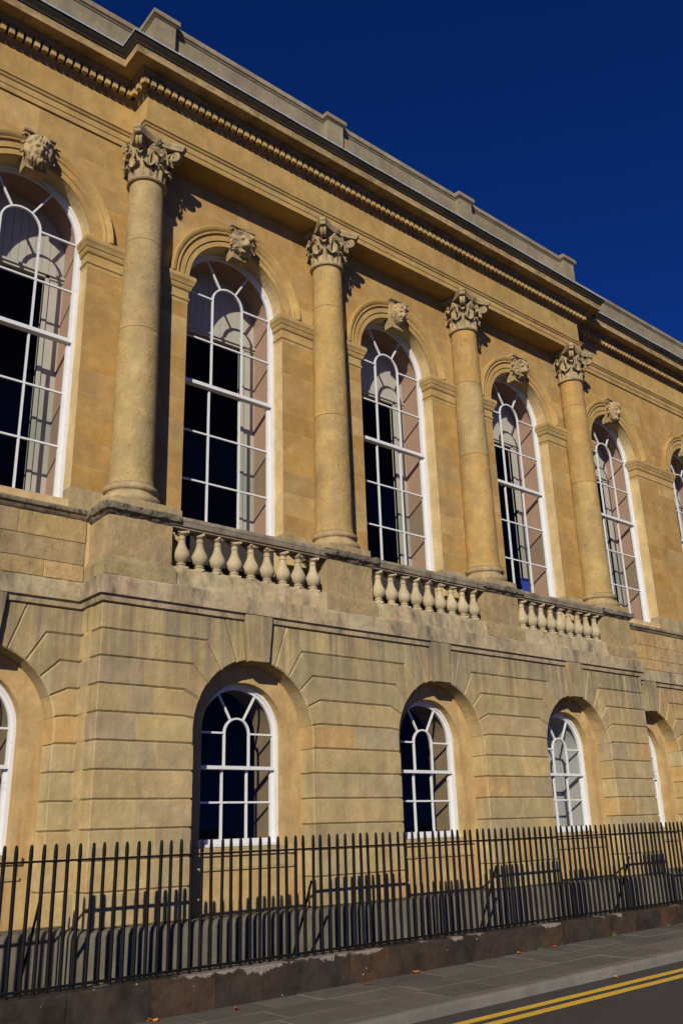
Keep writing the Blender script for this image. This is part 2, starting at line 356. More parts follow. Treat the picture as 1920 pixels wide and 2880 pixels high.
def poly_stone(poly, y0, depth, c, ch=None, gap=.0018):
    """an upright block whose face has the outline poly (x, z); edges flagged in ch are chamfered by c"""
    n = len(poly)
    if ch is None: ch = [True] * n
    if poly_area(poly) < 0:
        poly = poly[::-1]; ch = [ch[(n - 2 - i) % n] for i in range(n)]
    p0 = offset_poly(poly, [gap] * n)
    p1 = offset_poly(p0, [c if k else .0 for k in ch]) if c else p0
    b = MB(); rings = [[(x, y0, z + H) for x, z in p1]]
    if c: rings.append([(x, y0 + c, z + H) for x, z in p0])
    rings.append([(x, y0 + depth, z + H) for x, z in p0])
    b.loft(rings); return b
def box_stone(x0, x1, y0, y1, z0, z1, c, left=False, right=False, gap=.0015):
    """squared block with V-joint chamfers along top and bottom of its exposed sides"""
    x0 += 0 if left else gap; x1 -= 0 if right else gap; z0 += gap; z1 -= gap
    def rect(i, z):
        a = i if left else 0; b_ = i if right else 0; k = .010
        return [(x0 + a + (k if left else 0), y0 + i, z + H), (x1 - b_ - (k if right else 0), y0 + i, z + H), (x1 - b_, y0 + i + k, z + H), (x1 - b_, y1, z + H), (x0 + a, y1, z + H), (x0 + a, y0 + i + k, z + H)]
    b = MB(); b.loft([rect(c, z0), rect(0, z0 + c * .9), rect(0, z1 - c * .9), rect(c, z1)]); return b

building = empty('stone_building')
tag(building, 'honey stone classical building with columns, balustrades and tall arched windows', 'building')

# ---- lower storey
PL = -.98                                                   # plinth top
J = [PL, -.608, -.274, .06, .394, .728, 1.062, 1.396, 1.73, 2.064, 2.398, 2.732]
RA, SP = .96, 1.24                                          # rusticated arch radius and springing
TH = {1.396: 8, 1.73: 23.6, 2.064: 39, 2.398: 55, 2.732: 71}
XL, XR = -.50, 11.30
LOWC = [1.8, 5.4, 9.0]; WL = [-1.72]; WRt = [12.52, 15.94]
VC = .021
def arcp(cx, r, zc, a0, a1, n): return [(cx + r * math.cos(R_(a0 + (a1 - a0) * i / n)), zc + r * math.sin(R_(a0 + (a1 - a0) * i / n))) for i in range(n + 1)]
def joint_pts(s, cx, z):
    """joint at height z on side s (+1 right of the window): list of points from the pier to the intrados"""
    if z <= SP: return [(cx + s * RA, z)]
    a = R_(TH[z]); ix, iz = cx + s * RA * math.cos(a), SP + RA * math.sin(a)
    if z == 2.732: return [(cx + s * (RA * math.cos(a) + (z - iz) / math.tan(a)), z), (ix, iz)]
    return [(ix + s * (.235 if z > 1.4 else .17), z), (ix, iz)]
def side_poly(s, cx, zb, zt, xe):
    lo = joint_pts(s, cx, zb); hi = joint_pts(s, cx, zt)
    a0 = 0 if zb <= SP else TH[zb]; a1 = 0 if zt <= SP else TH[zt]
    arc = []
    if a1 > a0:
        arc = [(cx + s * (x - cx), z) for x, z in arcp(cx, RA, SP, a0, a1, 4)][(1 if a0 > 0 else 0):-1]
    return [(xe, zb)] + lo + arc + hi[::-1] + [(xe, zt)]

POINT = {}
low_wall = None
def lower_core(x0, x1, y, cents, parent):
    """wall surface set back inside the rusticated arches, with the smaller arched window openings"""
    b = MB(); arched_wall(b, x0, x1, PL - .7, 2.75, y, y + .20, [(c, .67, 1.27, -.20) for c in cents])
    return b
def arched_wall(b, x0, x1, z0, z1, y0, y1, ops, n=24):
    """front, back and reveals of a wall with arched openings ops = (cx, r, spring, sill)"""
    xs = x0
    for (cx, r, sp, sill) in sorted(ops):
        for y in (y0, y1):
            b.add([(xs, y, z0 + H), (cx - r, y, z0 + H), (cx - r, y, z1 + H), (xs, y, z1 + H)], [(0, 1, 2, 3)])
            b.add([(cx - r, y, z0 + H), (cx + r, y, z0 + H), (cx + r, y, sill + H), (cx - r, y, sill + H)], [(0, 1, 2, 3)])
            arc = arcp(cx, r, sp, 180, 0, n)
            v = [(x, y, z + H) for x, z in arc] + [(x, y, z1 + H) for x, z in arc]
            b.add(v, [(i, i + 1, n + 2 + i, n + 1 + i) for i in range(n)])
        prof = [(cx - r, sill)] + arcp(cx, r, sp, 180, 0, n) + [(cx + r, sill)]
        m_ = len(prof); v = [(x, y0, z + H) for x, z in prof] + [(x, y1, z + H) for x, z in prof]
        b.add(v, [(i, (i + 1) % m_, m_ + (i + 1) % m_, m_ + i) for i in range(m_)])
        xs = cx + r
    for y in (y0, y1): b.add([(xs, y, z0 + H), (x1, y, z0 + H), (x1, y, z1 + H), (xs, y, z1 + H)], [(0, 1, 2, 3)])
    b.add([(x0, y0, z1 + H), (x1, y0, z1 + H), (x1, y1, z1 + H), (x0, y1, z1 + H)], [(0, 1, 2, 3)])
    for x in (x0, x1): b.add([(x, y0, z0 + H), (x, y1, z0 + H), (x, y1, z1 + H), (x, y0, z1 + H)], [(0, 1, 2, 3)])

YW = .60                                                    # upper wall plane and lower wing plane
cw = {}
for nm, x0, x1, y, cc in (('a', XL + .003, XR - .003, .30, LOWC), ('b', -8, XL - .003, YW + .30, WL + [-5.14]), ('c', XR + .003, 24, YW + .30, WRt + [19.36])):
    cw[nm] = lower_core(x0, x1, y, cc, building).build('lower_wall', M['reveal'], building, (.47, .345, .175))

def put(b, par, colr, mat='rustic', name='rusticated_stone'): return b.build(name, M[mat], par, colr, rough=(4, .0032, 8.0))
def course_run(par, y, depth, left, right, zb, zt, tone, jl=None):
    """stones of one course between two boundaries; a boundary is ('end', x, exposed) or ('win', cx)"""
    def inner(bd, s):
        if bd[0] == 'end': return bd[1]
        p = max(abs(x - bd[1]) for z in (zb, zt) for x, _ in joint_pts(s, bd[1], z)); return bd[1] + s * p
    xa, xb = inner(left, 1), inner(right, -1)
    w = xb - xa
    n = 1 if w < .5 else (2 if w < 1.0 else (random.choice((2, 3)) if w < 1.7 else max(2, int(w / .62))))
    ks = [xa + w * (i + rnd(-.16, .16)) / n for i in range(1, n)]
    for k_ in ks: POINT.setdefault(par.name, (par, MB()))[1].box(k_ - .0045, k_ + .0045, y - .0005, y + .02, zb + .03 + H, zt - .03 + H)
    ks = [None] + ks + [None]
    for i in range(n):
        a, b_ = ks[i], ks[i + 1]
        if a is None and left[0] == 'win' and zt > SP:
            xe = b_ if b_ is not None else (xa + xb) / 2
            if b_ is None and right[0] == 'win':
                pass
            poly = side_poly(1, left[1], zb, zt, xe if b_ is not None or right[0] == 'win' else right[1])
            ch = [True] * len(poly); ch[-1] = False; 
            put(poly_stone(poly, y, depth, VC, ch), par, tone())
            if b_ is None and right[0] == 'win':
                poly = side_poly(-1, right[1], zb, zt, xe); ch = [True] * len(poly); ch[-1] = False
                put(poly_stone(poly, y, depth, VC, ch), par, tone())
            continue
        if b_ is None and right[0] == 'win' and zt > SP:
            poly = side_poly(-1, right[1], zb, zt, a if a is not None else left[1]); ch = [True] * len(poly); ch[-1] = False
            put(poly_stone(poly, y, depth, VC, ch), par, tone()); continue
        x0 = (left[1] + (RA if left[0] == 'win' else 0)) if a is None else a
        x1 = (right[1] - (RA if right[0] == 'win' else 0)) if b_ is None else b_
        put(box_stone(x0, x1, y, y + depth, zb, zt, VC, left=a is None and (left[0] == 'win' or left[2]), right=b_ is None and (right[0] == 'win' or right[2])), par, tone())
def keystone(par, cx, y, tone):
    # voussoirs beside the key and the projecting key itself
    for s in (1, -1):
        j = joint_pts(s, cx, 2.732); a1 = math.degrees(math.acos(.165 / RA))
        arc = [(cx + s * (x - cx), z) for x, z in arcp(cx, RA, SP, 71, a1, 2)]
        poly = [j[0]] + arc + [(cx + s * .222, 2.732)]
        put(poly_stone(poly, y, .30, .014), par, tone())
    zk = SP + RA * math.sin(math.acos(.165 / RA)) - .012
    poly = [(cx - .165, zk), (cx + .165, zk), (cx + .228, 2.818), (cx - .228, 2.818)]
    put(poly_stone(poly, y - .078, .39, .006), par, jit((.33, .28, .19)), name='keystone')
def greyish(): return grey()
def wingtone(): return jit(random.choice(GREY + [(.43, .32, .17), (.42, .31, .165)]), .07)
segsA = [('end', XL, True)] + [('win', c) for c in LOWC] + [('end', XR, True)]
for zb, zt in zip(J[:-1], J[1:]):
    for l, r in zip(segsA[:-1], segsA[1:]): course_run(cw['a'], 0.0, .30, l, r, zb, zt, greyish)
    # returns of the projecting block, one squared stone per course on each side
    for x0, x1, lf, rg in ((XL, XL + .5, True, False), (XR - .5, XR, False, True)):
        put(box_stone(x0, x1, .302, YW - .004, zb, zt, VC, left=lf, right=rg), cw['a'], grey())
for c in LOWC: keystone(cw['a'], c, 0.0, greyish)
for zb, zt in zip(J[:-1], J[1:]):
    course_run(cw['b'], YW, .30, ('win', WL[0]), ('end', XL + .035, False), zb, zt, wingtone)
    course_run(cw['b'], YW, .30, ('end', -3.5, False), ('win', WL[0]), zb, zt, wingtone)
    course_run(cw['c'], YW, .30, ('end', XR - .035, False), ('win', WRt[0]), zb, zt, wingtone)
    course_run(cw['c'], YW, .30, ('win', WRt[0]), ('win', WRt[1]), zb, zt, wingtone)
keystone(cw['b'], WL[0], YW, wingtone); keystone(cw['c'], WRt[0], YW, wingtone); keystone(cw['c'], WRt[1], YW, wingtone)

for pr_, mb_ in POINT.values(): tag(mb_.build('pointing', M['rustic'], pr_, (.47, .40, .27)), kind='stuff')
# ---- moulded runs that follow the break of the facade
def run(name, prof, y0, step, xl, xr, mat, colr, parent, xa=-8.0, xb=24.0, blk=1.3, wings=True, centre=True, rough=None, tone=None, smooth=True):
    """prof: (out, z) points; blocks along the centre, the two short returns and the wings"""
    def block(A, B):
        b = MB(); b.loft([[A(o, z) for o, z in prof], [B(o, z) for o, z in prof]])
        m = b.mesh(name, rough=rough)
        if smooth: autosmooth(m, 32)
        obj(name, m, M[mat], parent, jit(colr, .07) if tone is None else tone())
    def line(x0, m0, x1, m1, y):
        n = max(1, round((x1 - x0) / blk)); ks = [x0] + [x0 + (x1 - x0) * (i + rnd(-.12, .12)) / n for i in range(1, n)] + [x1]
        for i in range(n):
            a, b_ = ks[i], ks[i + 1]; ma = m0 if i == 0 else 0; mb = m1 if i == n - 1 else 0
            ga = 0 if i == 0 else .0012; gb = 0 if i == n - 1 else .0012
            block(lambda o, z: (a + ma * o + ga, y - o, z + H), lambda o, z: (b_ + mb * o - gb, y - o, z + H))
    if centre: line(xl, -1, xr, 1, y0)
    if centre and step:
        block(lambda o, z: (xl - o, y0 - o, z + H), lambda o, z: (xl - o, y0 + step - o, z + H))
        block(lambda o, z: (xr + o, y0 - o, z + H), lambda o, z: (xr + o, y0 + step - o, z + H))
    if wings:
        line(xa, 0, xl, -1, y0 + step); line(xr, 1, xb, 0, y0 + step)
part = lambda nm: empty(nm)
# plinth of the whole front
run('plinth_block', [(-.30, -1.9), (.085, -1.9), (.085, -1.06), (.055, -1.005), (.0, -.985), (-.30, -.985)], 0, YW, XL, XR, 'plinth', (.15, .132, .10), building, blk=1.5)
# string course over the lower storey
run('string_course', [(-.2, 2.735), (.012, 2.735), (.03, 2.742), (.04, 2.79), (.046, 2.822), (.082, 2.824), (.082, 3.048), (.07, 3.062), (.0, 3.09), (-.2, 3.10)], 0, YW, XL, XR, 'band', (.41, .325, .195), building, blk=1.35)
# blocking course carrying pedestals and balusters (centre only)
run('blocking_course', [(-.30, 3.085), (-.005, 3.085), (-.018, 3.12), (-.03, 3.26), (-.055, 3.335), (-.075, 3.362), (-.30, 3.362)], 0, 0, XL + .06, XR - .06, 'band', (.43, .34, .20), building, wings=False, blk=1.2)
b = MB(); b.box(XL + .06, XR - .06, .298, .62, 3.09 + H, 3.35 + H); b.build('balcony_floor', M['plinth'], building, (.2, .17, .12))

# ---- pedestals
for i in range(4):
    cx = 3.6 * i
    p = MB(); p.box(cx - .46, cx + .46, .06, YW - .002, 3.365 + H, 3.93 + H)
    o = p.build('pedestal', M['ped'], building, jit((.37, .30, .185)), rough=(5, .006, 5.0))
    q = MB(); q.loft([[(cx - a, .06 - (a - .46), z + H), (cx + a, .06 - (a - .46), z + H), (cx + a, YW - .004, z + H), (cx - a, YW - .004, z + H)] for a, z in ((.515, 3.10), (.515, 3.27), (.50, 3.31), (.462, 3.37))])
    q.build('pedestal_base', M['ped'], o, jit((.36, .295, .185)), rough=(5, .006, 6.0))
    q = MB(); q.loft([[(cx - a, .06 - (a - .46), z + H), (cx + a, .06 - (a - .46), z + H), (cx + a, YW - .006, z + H), (cx - a, YW - .006, z + H)] for a, z in ((.465, 3.905), (.49, 3.925), (.51, 3.955), (.545, 3.965), (.555, 4.0), (.555, 4.045), (.53, 4.062))])
    q.build('pedestal_cap', M['crust'], o, jit((.20, .17, .12)), rough=(5, .015, 8.0))

# ---- balustrades
bal_prof = [(.045, 0), (.078, 0), (.080, .03), (.058, .035), (.050, .045), (.062, .052), (.062, .066), (.046, .074), (.054, .085), (.084, .108), (.102, .142), (.107, .172), (.101, .205), (.083, .245), (.062, .288),
            (.049, .33), (.042, .378), (.051, .384), (.051, .397), (.042, .402), (.043, .432), (.060, .442), (.077, .455), (.077, .472), (.05, .48)]
bm_bal = MB(); bm_bal.lathe([(r * 1.09, z * 1.075) for r, z in bal_prof], seg=24); bm_bal.box(-.08, .08, -.08, .08, .50, .535); bm_bal.box(-.082, .082, -.082, .082, -.006, .02)
mesh_bal = autosmooth(bm_bal.mesh('baluster'), 50)
for i in range(3):
    x0, x1 = 3.6 * i + .462, 3.6 * (i + 1) - .462
    rail = MB(); rp = [(.09, 3.90), (.045, 3.90), (.045, 3.925), (.02, 3.93), (.0, 3.985), (-.01, 4.0), (-.01, 4.045), (.02, 4.058), (.31, 4.058), (.34, 4.045), (.34, 4.0), (.31, 3.985), (.28, 3.93), (.255, 3.925), (.255, 3.90)]
    rail.loft([[(x0, y, z + H) for y, z in rp], [((x0 + x1) / 2, y, z + H) for y, z in rp], [(x1, y, z + H) for y, z in rp]])
    ro = rail.build('balustrade_rail', M['band'], building, (.30, .25, .17), rough=(4, .003, 6))
    for k in range(9):
        bo = obj('baluster', mesh_bal, M['bal'], ro, jit((.41, .335, .20), .07), (3.6 * i + .665 + .2838 * k, .155, 3.362 + H))
        bo.rotation_euler.z = rnd(0, 6.28); bo.rotation_euler.x = rnd(-.01, .01)

# ---- upper wall: core and ashlar
UPC = [-5.12, -1.70, 1.8, 5.4, 9.0, 12.5, 15.92, 19.34]
RW, SPU, SILL = .915, 8.285, 4.19
b = MB(); arched_wall(b, -8, 24, 2.75, 11.2, YW + .0014, YW + .26, [(c, RW, SPU, SILL if c not in LOWC else 3.40) for c in UPC], n=32)
up_wall = b.build('upper_wall', M['ashlar'], building, (.66, .54, .36))
def put_a(b, colr): return b.build('ashlar_stone', M['ashlar'], up_wall, colr)
zc = [4.37, 4.70]
while zc[-1] < 10.0: zc.append(zc[-1] + random.choice((.33, .35, .37, .36)))
zc[-1] = 10.2
RC = 1.08
def hw(z):
    if z <= SPU: return RW
    d = z - SPU
    return math.sqrt(max(0, RC * RC - d * d)) if d < RC else 0.0
def up_poly(s, cx, zb, zt, xe):
    """stone beside window cx on side s from the opening (or the archivolt's hidden edge) to x = xe"""
    pts = []
    if zt <= SPU + .001: bd = [(cx + s * RW, zb), (cx + s * RW, zt)]
    else:
        zz = [max(zb, SPU) + (min(zt, SPU + RC) - max(zb, SPU)) * i / 5 for i in range(6)] if zb < SPU + RC else []
        bd = ([(cx + s * RW, zb), (cx + s * RW, SPU)] if zb < SPU else []) + [(cx + s * max(hw(z), .002), z) for z in zz]
        if zt > SPU + RC: bd += [(cx, zt)] if zz else [(cx, zb), (cx, zt)]
    return [(xe, zb)] + bd + [(xe, zt)]
vis = [c for c in UPC if -2 < c < 17]
for k, (zb, zt) in enumerate(zip(zc[:-1], zc[1:])):
    if zb < SPU - .02 < zt < SPU + .2: pass
    for a, c2 in zip([None] + vis, vis + [None]):
        if a is None: xl_, xr_ = -3.3, c2
        elif c2 is None: xl_, xr_ = a, 17.6
        else: xl_, xr_ = a, c2
        lo = xl_ if a is None else a + max(hw(zb), hw(zt))
        hi = xr_ if c2 is None else c2 - max(hw(zb), hw(zt))
        w = hi - lo
        n = 1 if w < .75 else (2 if w < 1.9 else 3)
        ks = [lo + w * (i + rnd(-.2, .2)) / n for i in range(1, n)]
        if n == 1 and a is not None and c2 is not None: ks = [lo + w * rnd(.35, .65)]
        bounds = [None] + ks + [None]
        for i in range(len(bounds) - 1):
            p, q = bounds[i], bounds[i + 1]
            if p is None and a is not None: poly = up_poly(1, a, zb, zt, q if q is not None else hi)
            elif q is None and c2 is not None: poly = up_poly(-1, c2, zb, zt, p if p is not None else lo)
            else:
                p = lo if p is None else p; q = hi if q is None else q; poly = [(p, zb), (q, zb), (q, zt), (p, zt)]
            cl = gold()
            if random.random() < .10: cl = jit((.52, .385, .20))
            if random.random() < .05: cl = jit((.41, .30, .165))
            put_a(poly_stone(poly, YW + rnd(-.0012, .0), .10, .0012, None, gap=.0026), cl)
# stones below the wing window sills (rougher, replaced blocks)
for xa_, xb_ in ((-3.3, XL - .02), (XR + .02, 17.6)):
    for zb, zt in ((3.095, 3.32), (3.32, 3.62), (3.62, 3.93)):
        x = xa_
        while x < xb_ - .01:
            w = rnd(.5, 1.0); x1 = x + w
            if xb_ - x1 < .3: x1 = xb_
            poly_stone([(x, zb), (x1, zb), (x1, zt), (x, zt)], YW - .012 - rnd(0, .006), .10, .004, None, gap=.003).build('ashlar_stone', M['ped'], up_wall, jit(random.choice(((.46, .33, .16), (.42, .31, .17), (.47, .36, .2), (.40, .315, .20))), .08), rough=(5, .005, 11)); x = x1
# sill course of the wings and base blocks of the piers
run('sill_course', [(-.12, 3.935), (.02, 3.935), (.04, 3.95), (.055, 3.985), (.085, 4.0), (.09, 4.01), (.09, 4.05), (.06, 4.07), (.0, 4.085), (-.12, 4.09)], YW, 0, XL + .04, XR - .04, 'crust', (.30, .235, .14), building, centre=False, blk=1.4)
allc = sorted(UPC)
for a, c2 in zip([None] + vis, vis + [None]):
    x0 = -3.3 if a is None else a + RW; x1 = 17.6 if c2 is None else c2 - RW
    b = MB(); b.box(x0 - (0 if a is None else .012), x1 + (0 if c2 is None else .012), YW - .022, YW + .2, 4.085 + H, 4.37 + H)
    b.build('pier_base', M['ped'], up_wall, jit((.37, .31, .205)))
    # impost moulding round the pier
    b = MB(); rings = []
    for o, z in ((.0, 7.80), (.004, 7.86), (.022, 7.875), (.022, 7.905), (.006, 7.915), (.006, 8.03), (.03, 8.05), (.045, 8.09), (.05, 8.12), (.062, 8.125), (.07, 8.16), (.088, 8.20), (.092, 8.205), (.092, 8.265), (.08, 8.285), (.0, 8.288)):
        rings.append([(x0 - (o if a is not None else 0), YW - .003 - o, z + H), (x1 + (o if c2 is not None else 0), YW - .003 - o, z + H), (x1 + (o if c2 is not None else 0), YW + .22, z + H), (x0 - (o if a is not None else 0), YW + .22, z + H)])
    b.loft(rings); m = b.mesh('impost'); autosmooth(m, 28); obj('impost', m, M['ashlar'], up_wall, jit((.49, .36, .185)))

# ---- archivolts with carved keystones
def archivolt(cx):
    prof = [(.915, .24), (.915, -.030), (1.01, -.030), (1.012, -.048), (1.105, -.048), (1.112, -.062), (1.13, -.078), (1.15, -.080), (1.16, -.070), (1.185, -.092), (1.215, -.105), (1.245, -.108), (1.255, -.10), (1.255, .05)]
    n = 48; b = MB()
    b.loft([[(cx + r * math.cos(math.pi * i / n), YW + y, SPU + .002 + r * math.sin(math.pi * i / n) + H) for r, y in prof] for i in range(n + 1)])
    m = b.mesh('archivolt'); autosmooth(m, 30); return obj('archivolt', m, M['ashlar'], up_wall, jit((.48, .34, .16)))

def head_mesh(kind, seed):
    """carved mask: a displaced ellipsoid facing -y"""
    rs = random.Random(seed); nu, nv = 72, 56; b = MB(); V = []
    wx, wy, wz = {'woman': (.135, .15, .20), 'lion': (.17, .16, .19), 'man': (.15, .16, .22)}[kind]
    def G(a, e, a0, e0, sa, se): return math.exp(-((a - a0) / sa) ** 2 - ((e - e0) / se) ** 2)
    for j in range(nv + 1):
        e = -math.pi / 2 + math.pi * j / nv
        for i in range(nu):
            a = -math.pi + 2 * math.pi * i / nu
            d = 0.0; aa = abs(a)
            if kind == 'lion':
                d += .095 * G(a, e, 0, -.18, .30, .34) + .04 * G(aa, e, .22, -.32, .20, .16) - .055 * G(aa, e, .40, .16, .17, .12) + .035 * G(aa, e, .38, .36, .26, .12)
                d -= .06 * G(a, e, 0, -.58, .30, .10); d += .05 * G(a, e, 0, -.80, .3, .16); d += .04 * G(a, e, 0, .10, .10, .30)
                mane = 1 / (1 + math.exp(-(math.hypot(aa * 1.0, (e - .0) * 1.0) - 1.0) * 11))
                d += mane * (.055 + .030 * math.sin(9 * math.atan2(e, a) + 3 * noise.noise(Vector((a * 2, e * 2, seed)))) + .03 * noise.noise(Vector((a * 6, e * 6, seed + 3))))
                d += .07 * G(aa, e, .95, .72, .17, .17)
            else:
                d += .085 * G(a, e, 0, -.08, .12, .17) + .030 * G(a, e, 0, .10, .10, .22) - .050 * G(aa, e, .36, .12, .19, .11) + .030 * G(aa, e, .36, .29, .34, .075) + .030 * G(aa, e, .50, -.18, .24, .20)
                d += .022 * G(aa, e, .36, .11, .09, .05)
                d -= .034 * G(a, e, 0, -.36, .28, .034); d += .026 * G(a, e, 0, -.30, .20, .04) + .026 * G(a, e, 0, -.43, .17, .05) + .045 * G(a, e, 0, -.72, .28, .17) - .024 * G(a, e, 0, -.53, .2, .05)
                hair = 1 / (1 + math.exp(-(max(aa - .98, (e - .56) * 1.3)) * 16))
                if kind == 'man': hair = max(hair, 1 / (1 + math.exp(-(-e - .62 + .18 * aa) * 14)))
                d += hair * (.050 + .026 * math.sin(14 * aa + 5 * e + 4 * noise.noise(Vector((a * 2.2, e * 2.2, seed)))) + .022 * noise.noise(Vector((a * 5, e * 5, seed + 9))))
            ce = math.cos(e); k = 1 + d / .16
            zlow = 1.0
            x = wx * ce * math.sin(a) * k; y = -wy * ce * math.cos(a) * k; z = wz * math.sin(e) * (1 + d * 2.0)
            if kind == 'woman' and z < 0: x *= 1 - .20 * (-z / wz) ** 2
            V.append((x, y, z))
    F = [(j * nu + i, j * nu + (i + 1) % nu, (j + 1) * nu + (i + 1) % nu, (j + 1) * nu + i) for j in range(nv) for i in range(nu)]
    b.add(V, F); m = b.mesh('carved_head')
    for p in m.polygons: p.use_smooth = True
    return m
kinds = {-1.70: 'man', 1.8: 'lion', 5.4: 'woman', 9.0: 'lion', 12.5: 'man', 15.92: 'woman'}
for c in UPC:
    av = archivolt(c)
    if c not in kinds: continue
    key = MB(); key.loft([[(c - a, YW + .1, z + H), (c + a, YW + .1, z + H), (c + a, YW - d, z + H), (c - a, YW - d, z + H)] for a, d, z in ((.15, .09, 8.985), (.16, .115, 9.09), (.195, .135, 9.48), (.205, .145, 9.485), (.215, .155, 9.50), (.238, .195, 9.52), (.242, .20, 9.555), (.23, .18, 9.57))])
    ko = key.build('keystone', M['carved'], up_wall, jit((.47, .355, .195)), rough=(4, .004, 9))
    kd = kinds[c]
    h = obj('carved_head', head_mesh(kd, int(c * 10) + 50), M['carved'], ko, jit((.46, .355, .205)), (c, YW - .155, 9.25 + H))
    h.rotation_euler.x = .30; h.scale = (.95, .80, 1.02)
    # leafy curls framing the mask
    for s in (() if kd == 'woman' else (-1, 1)):
        for k in range(3):
            z = 9.44 - .15 * k; q = MB(); pts = []
            for i in range(15):
                t = i / 14; ang = t * 1.6 * math.pi; rr = .062 * (1 - .75 * t)
                pts.append((c + s * (.18 + rr * math.cos(ang)), YW - .15 - .02 * t, z + rr * math.sin(ang) + H))
            q.tube(pts, [.020 * (1 - .4 * i / 14) for i in range(15)], 6); m = q.mesh('curl'); autosmooth(m, 60); obj('curl', m, M['carved'], ko, jit((.45, .345, .20)))

# ---- columns
YC = .42
def leaf_mesh(r0, z0, hv, w, rc):
    """acanthus leaf: upright blade hv high hugging the bell, lobed edges, raised rib, tip curling out and over with radius rc"""
    nu, nv = 12, 24; b = MB(); V = []; arc_l = rc * 3.7; tot = hv + arc_l
    for side in (0, 1):
        for j in range(nv + 1):
            v = j / nv; sl = v * tot
            if sl < hv: zz, rr, nx, nz = z0 + sl, r0(sl + z0) + .026 + .03 * sl, 1.0, 0.0
            else:
                ph = (sl - hv) / rc; zz = z0 + hv + rc * math.sin(ph); rr = r0(z0 + hv) + .026 + .03 * hv + rc * (1 - math.cos(ph)); nx, nz = math.cos(ph), -math.sin(ph)
            ww = w * (.86 + .14 * math.sin(v * 3.0)) * (.70 + .38 * abs(math.sin(v * math.pi * 4.0 + .5))) * (1 if v < .72 else math.sqrt(max(.02, 1 - ((v - .72) / .285) ** 2)))
            th = .016 if side else 0
            for i in range(nu + 1):
                u = -1 + 2 * i / nu; a = u * ww / rr * .5
                d = .020 * (1 - abs(u) ** 1.2) - .026 * abs(u) ** 2 + .011 * abs(u) * math.cos(v * math.pi * 8.0 + 1.0) + .006 * math.cos(u * 7) - th
                R__ = rr + d * nx; z_ = zz + d * nz - .015 * abs(u)
                V.append((R__ * math.sin(a), -R__ * math.cos(a), z_))
    n = (nu + 1) * (nv + 1); F = []
    for s_ in (0, 1):
        for j in range(nv):
            for i in range(nu):
                q = (j * (nu + 1) + i, j * (nu + 1) + i + 1, (j + 1) * (nu + 1) + i + 1, (j + 1) * (nu + 1) + i)
                F.append(tuple(k + s_ * n for k in (q if s_ == 0 else q[::-1])))
    rim = [j * (nu + 1) for j in range(nv + 1)] + [nv * (nu + 1) + i for i in range(1, nu + 1)] + [j * (nu + 1) + nu for j in range(nv - 1, -1, -1)] + [i for i in range(nu - 1, 0, -1)]
    F += [(rim[k], rim[(k + 1) % len(rim)], rim[(k + 1) % len(rim)] + n, rim[k] + n) for k in range(len(rim))]
    b.add(V, F); return autosmooth(b.mesh('acanthus_leaf'), 70)
bell = lambda z: .235 + .075 * max(0, z / .60) ** 2.2
M_leaf1 = leaf_mesh(bell, .002, .185, .205, .034)
M_leaf2 = leaf_mesh(bell, .01, .375, .19, .040)
def spiral(r_out, turns, cx, cz, n=40, tail=None):
    pts = list(tail or [])
    for i in range(n + 1):
        t = i / n; ang = math.pi / 2 - t * turns * 2 * math.pi; r = r_out * (1 - .86 * t); pts.append((cx + r * math.cos(ang), cz + r * math.sin(ang)))
    return pts
def volute_mesh():
    """corner scroll in the vertical plane through the capital's diagonal (x outward)"""
    b = MB(); tail = [(.25, .30), (.265, .40), (.285, .47), (.32, .53), (.365, .575), (.41, .59)]
    p = spiral(.082, 1.6, .43, .505, tail=tail); n = len(p)
    for dy in (-.028, .028): b.tube([(x, dy, z) for x, z in p], [.020 + .010 * min(1, i / 6) - .018 * max(0, i - 8) / n for i in range(n)], 7)
    b.tube([(.40, 0, .60), (.43, 0, .505), (.445, 0, .46)], .030, 8)
    m = b.mesh('volute'); return autosmooth(m, 70)
def helix_mesh():
    b = MB(); tail = [(.17, .30), (.16, .40), (.14, .47), (.11, .525)]
    p = spiral(.052, 1.4, .070, .50, n=26, tail=tail); n = len(p)
    b.tube([(x, -.315 - .04 * z - .02 * max(0, 1 - abs(x - .07) / .05), z) for x, z in p], [.017 - .008 * i / n for i in range(n)], 6)
    m = b.mesh('helix_scroll'); return autosmooth(m, 70)
M_vol, M_hel = volute_mesh(), helix_mesh()
def abacus_mesh():
    b = MB(); pts = []
    for k in range(4):
        a0 = R_(45 + 90 * k); c0 = Vector((math.cos(a0), math.sin(a0), 0)) * .60
        t = Vector((-math.sin(a0), math.cos(a0), 0))
        a1 = R_(135 + 90 * k); c1 = Vector((math.cos(a1), math.sin(a1), 0)) * .60; t1 = Vector((-math.sin(a1), math.cos(a1), 0))
        pts.append(c0 - t * .05); pts.append(c0 + t * .05)
        mid = (c0 + c1) / 2; inw = -mid.normalized()
        A, B = c0 + t * .05, c1 - t1 * .05
        for i in range(1, 12):
            s = i / 12; pts.append(A.lerp(B, s) + inw * .105 * math.sin(math.pi * s))
    rings = []
    for k, z in ((.93, .60), (.955, .625), (.96, .645), (.985, .655), (1.0, .675), (1.0, .712)): rings.append([(p.x * k, p.y * k, z) for p in pts])
    b.loft(rings); return autosmooth(b.mesh('abacus'), 35)
M_aba = abacus_mesh()
b = MB(); b.lathe([(.268, -.055), (.295, -.05), (.31, -.03), (.305, -.008), (.285, .0), (.25, .004), (.235, .01)] + [(bell(z), z) for z in (.1, .2, .3, .4, .5, .58)] + [(.335, .60), (.30, .62)], seg=40); M_bell = autosmooth(b.mesh('capital_bell'), 40)
b = MB()
for k in range(5): b.lathe([(.0, -.02), (.026, -.012), (.034, .004), (.02, .022), (.0, .026)], (math.cos(k * 1.2566) * .035, -.0, math.sin(k * 1.2566) * .035), 8)
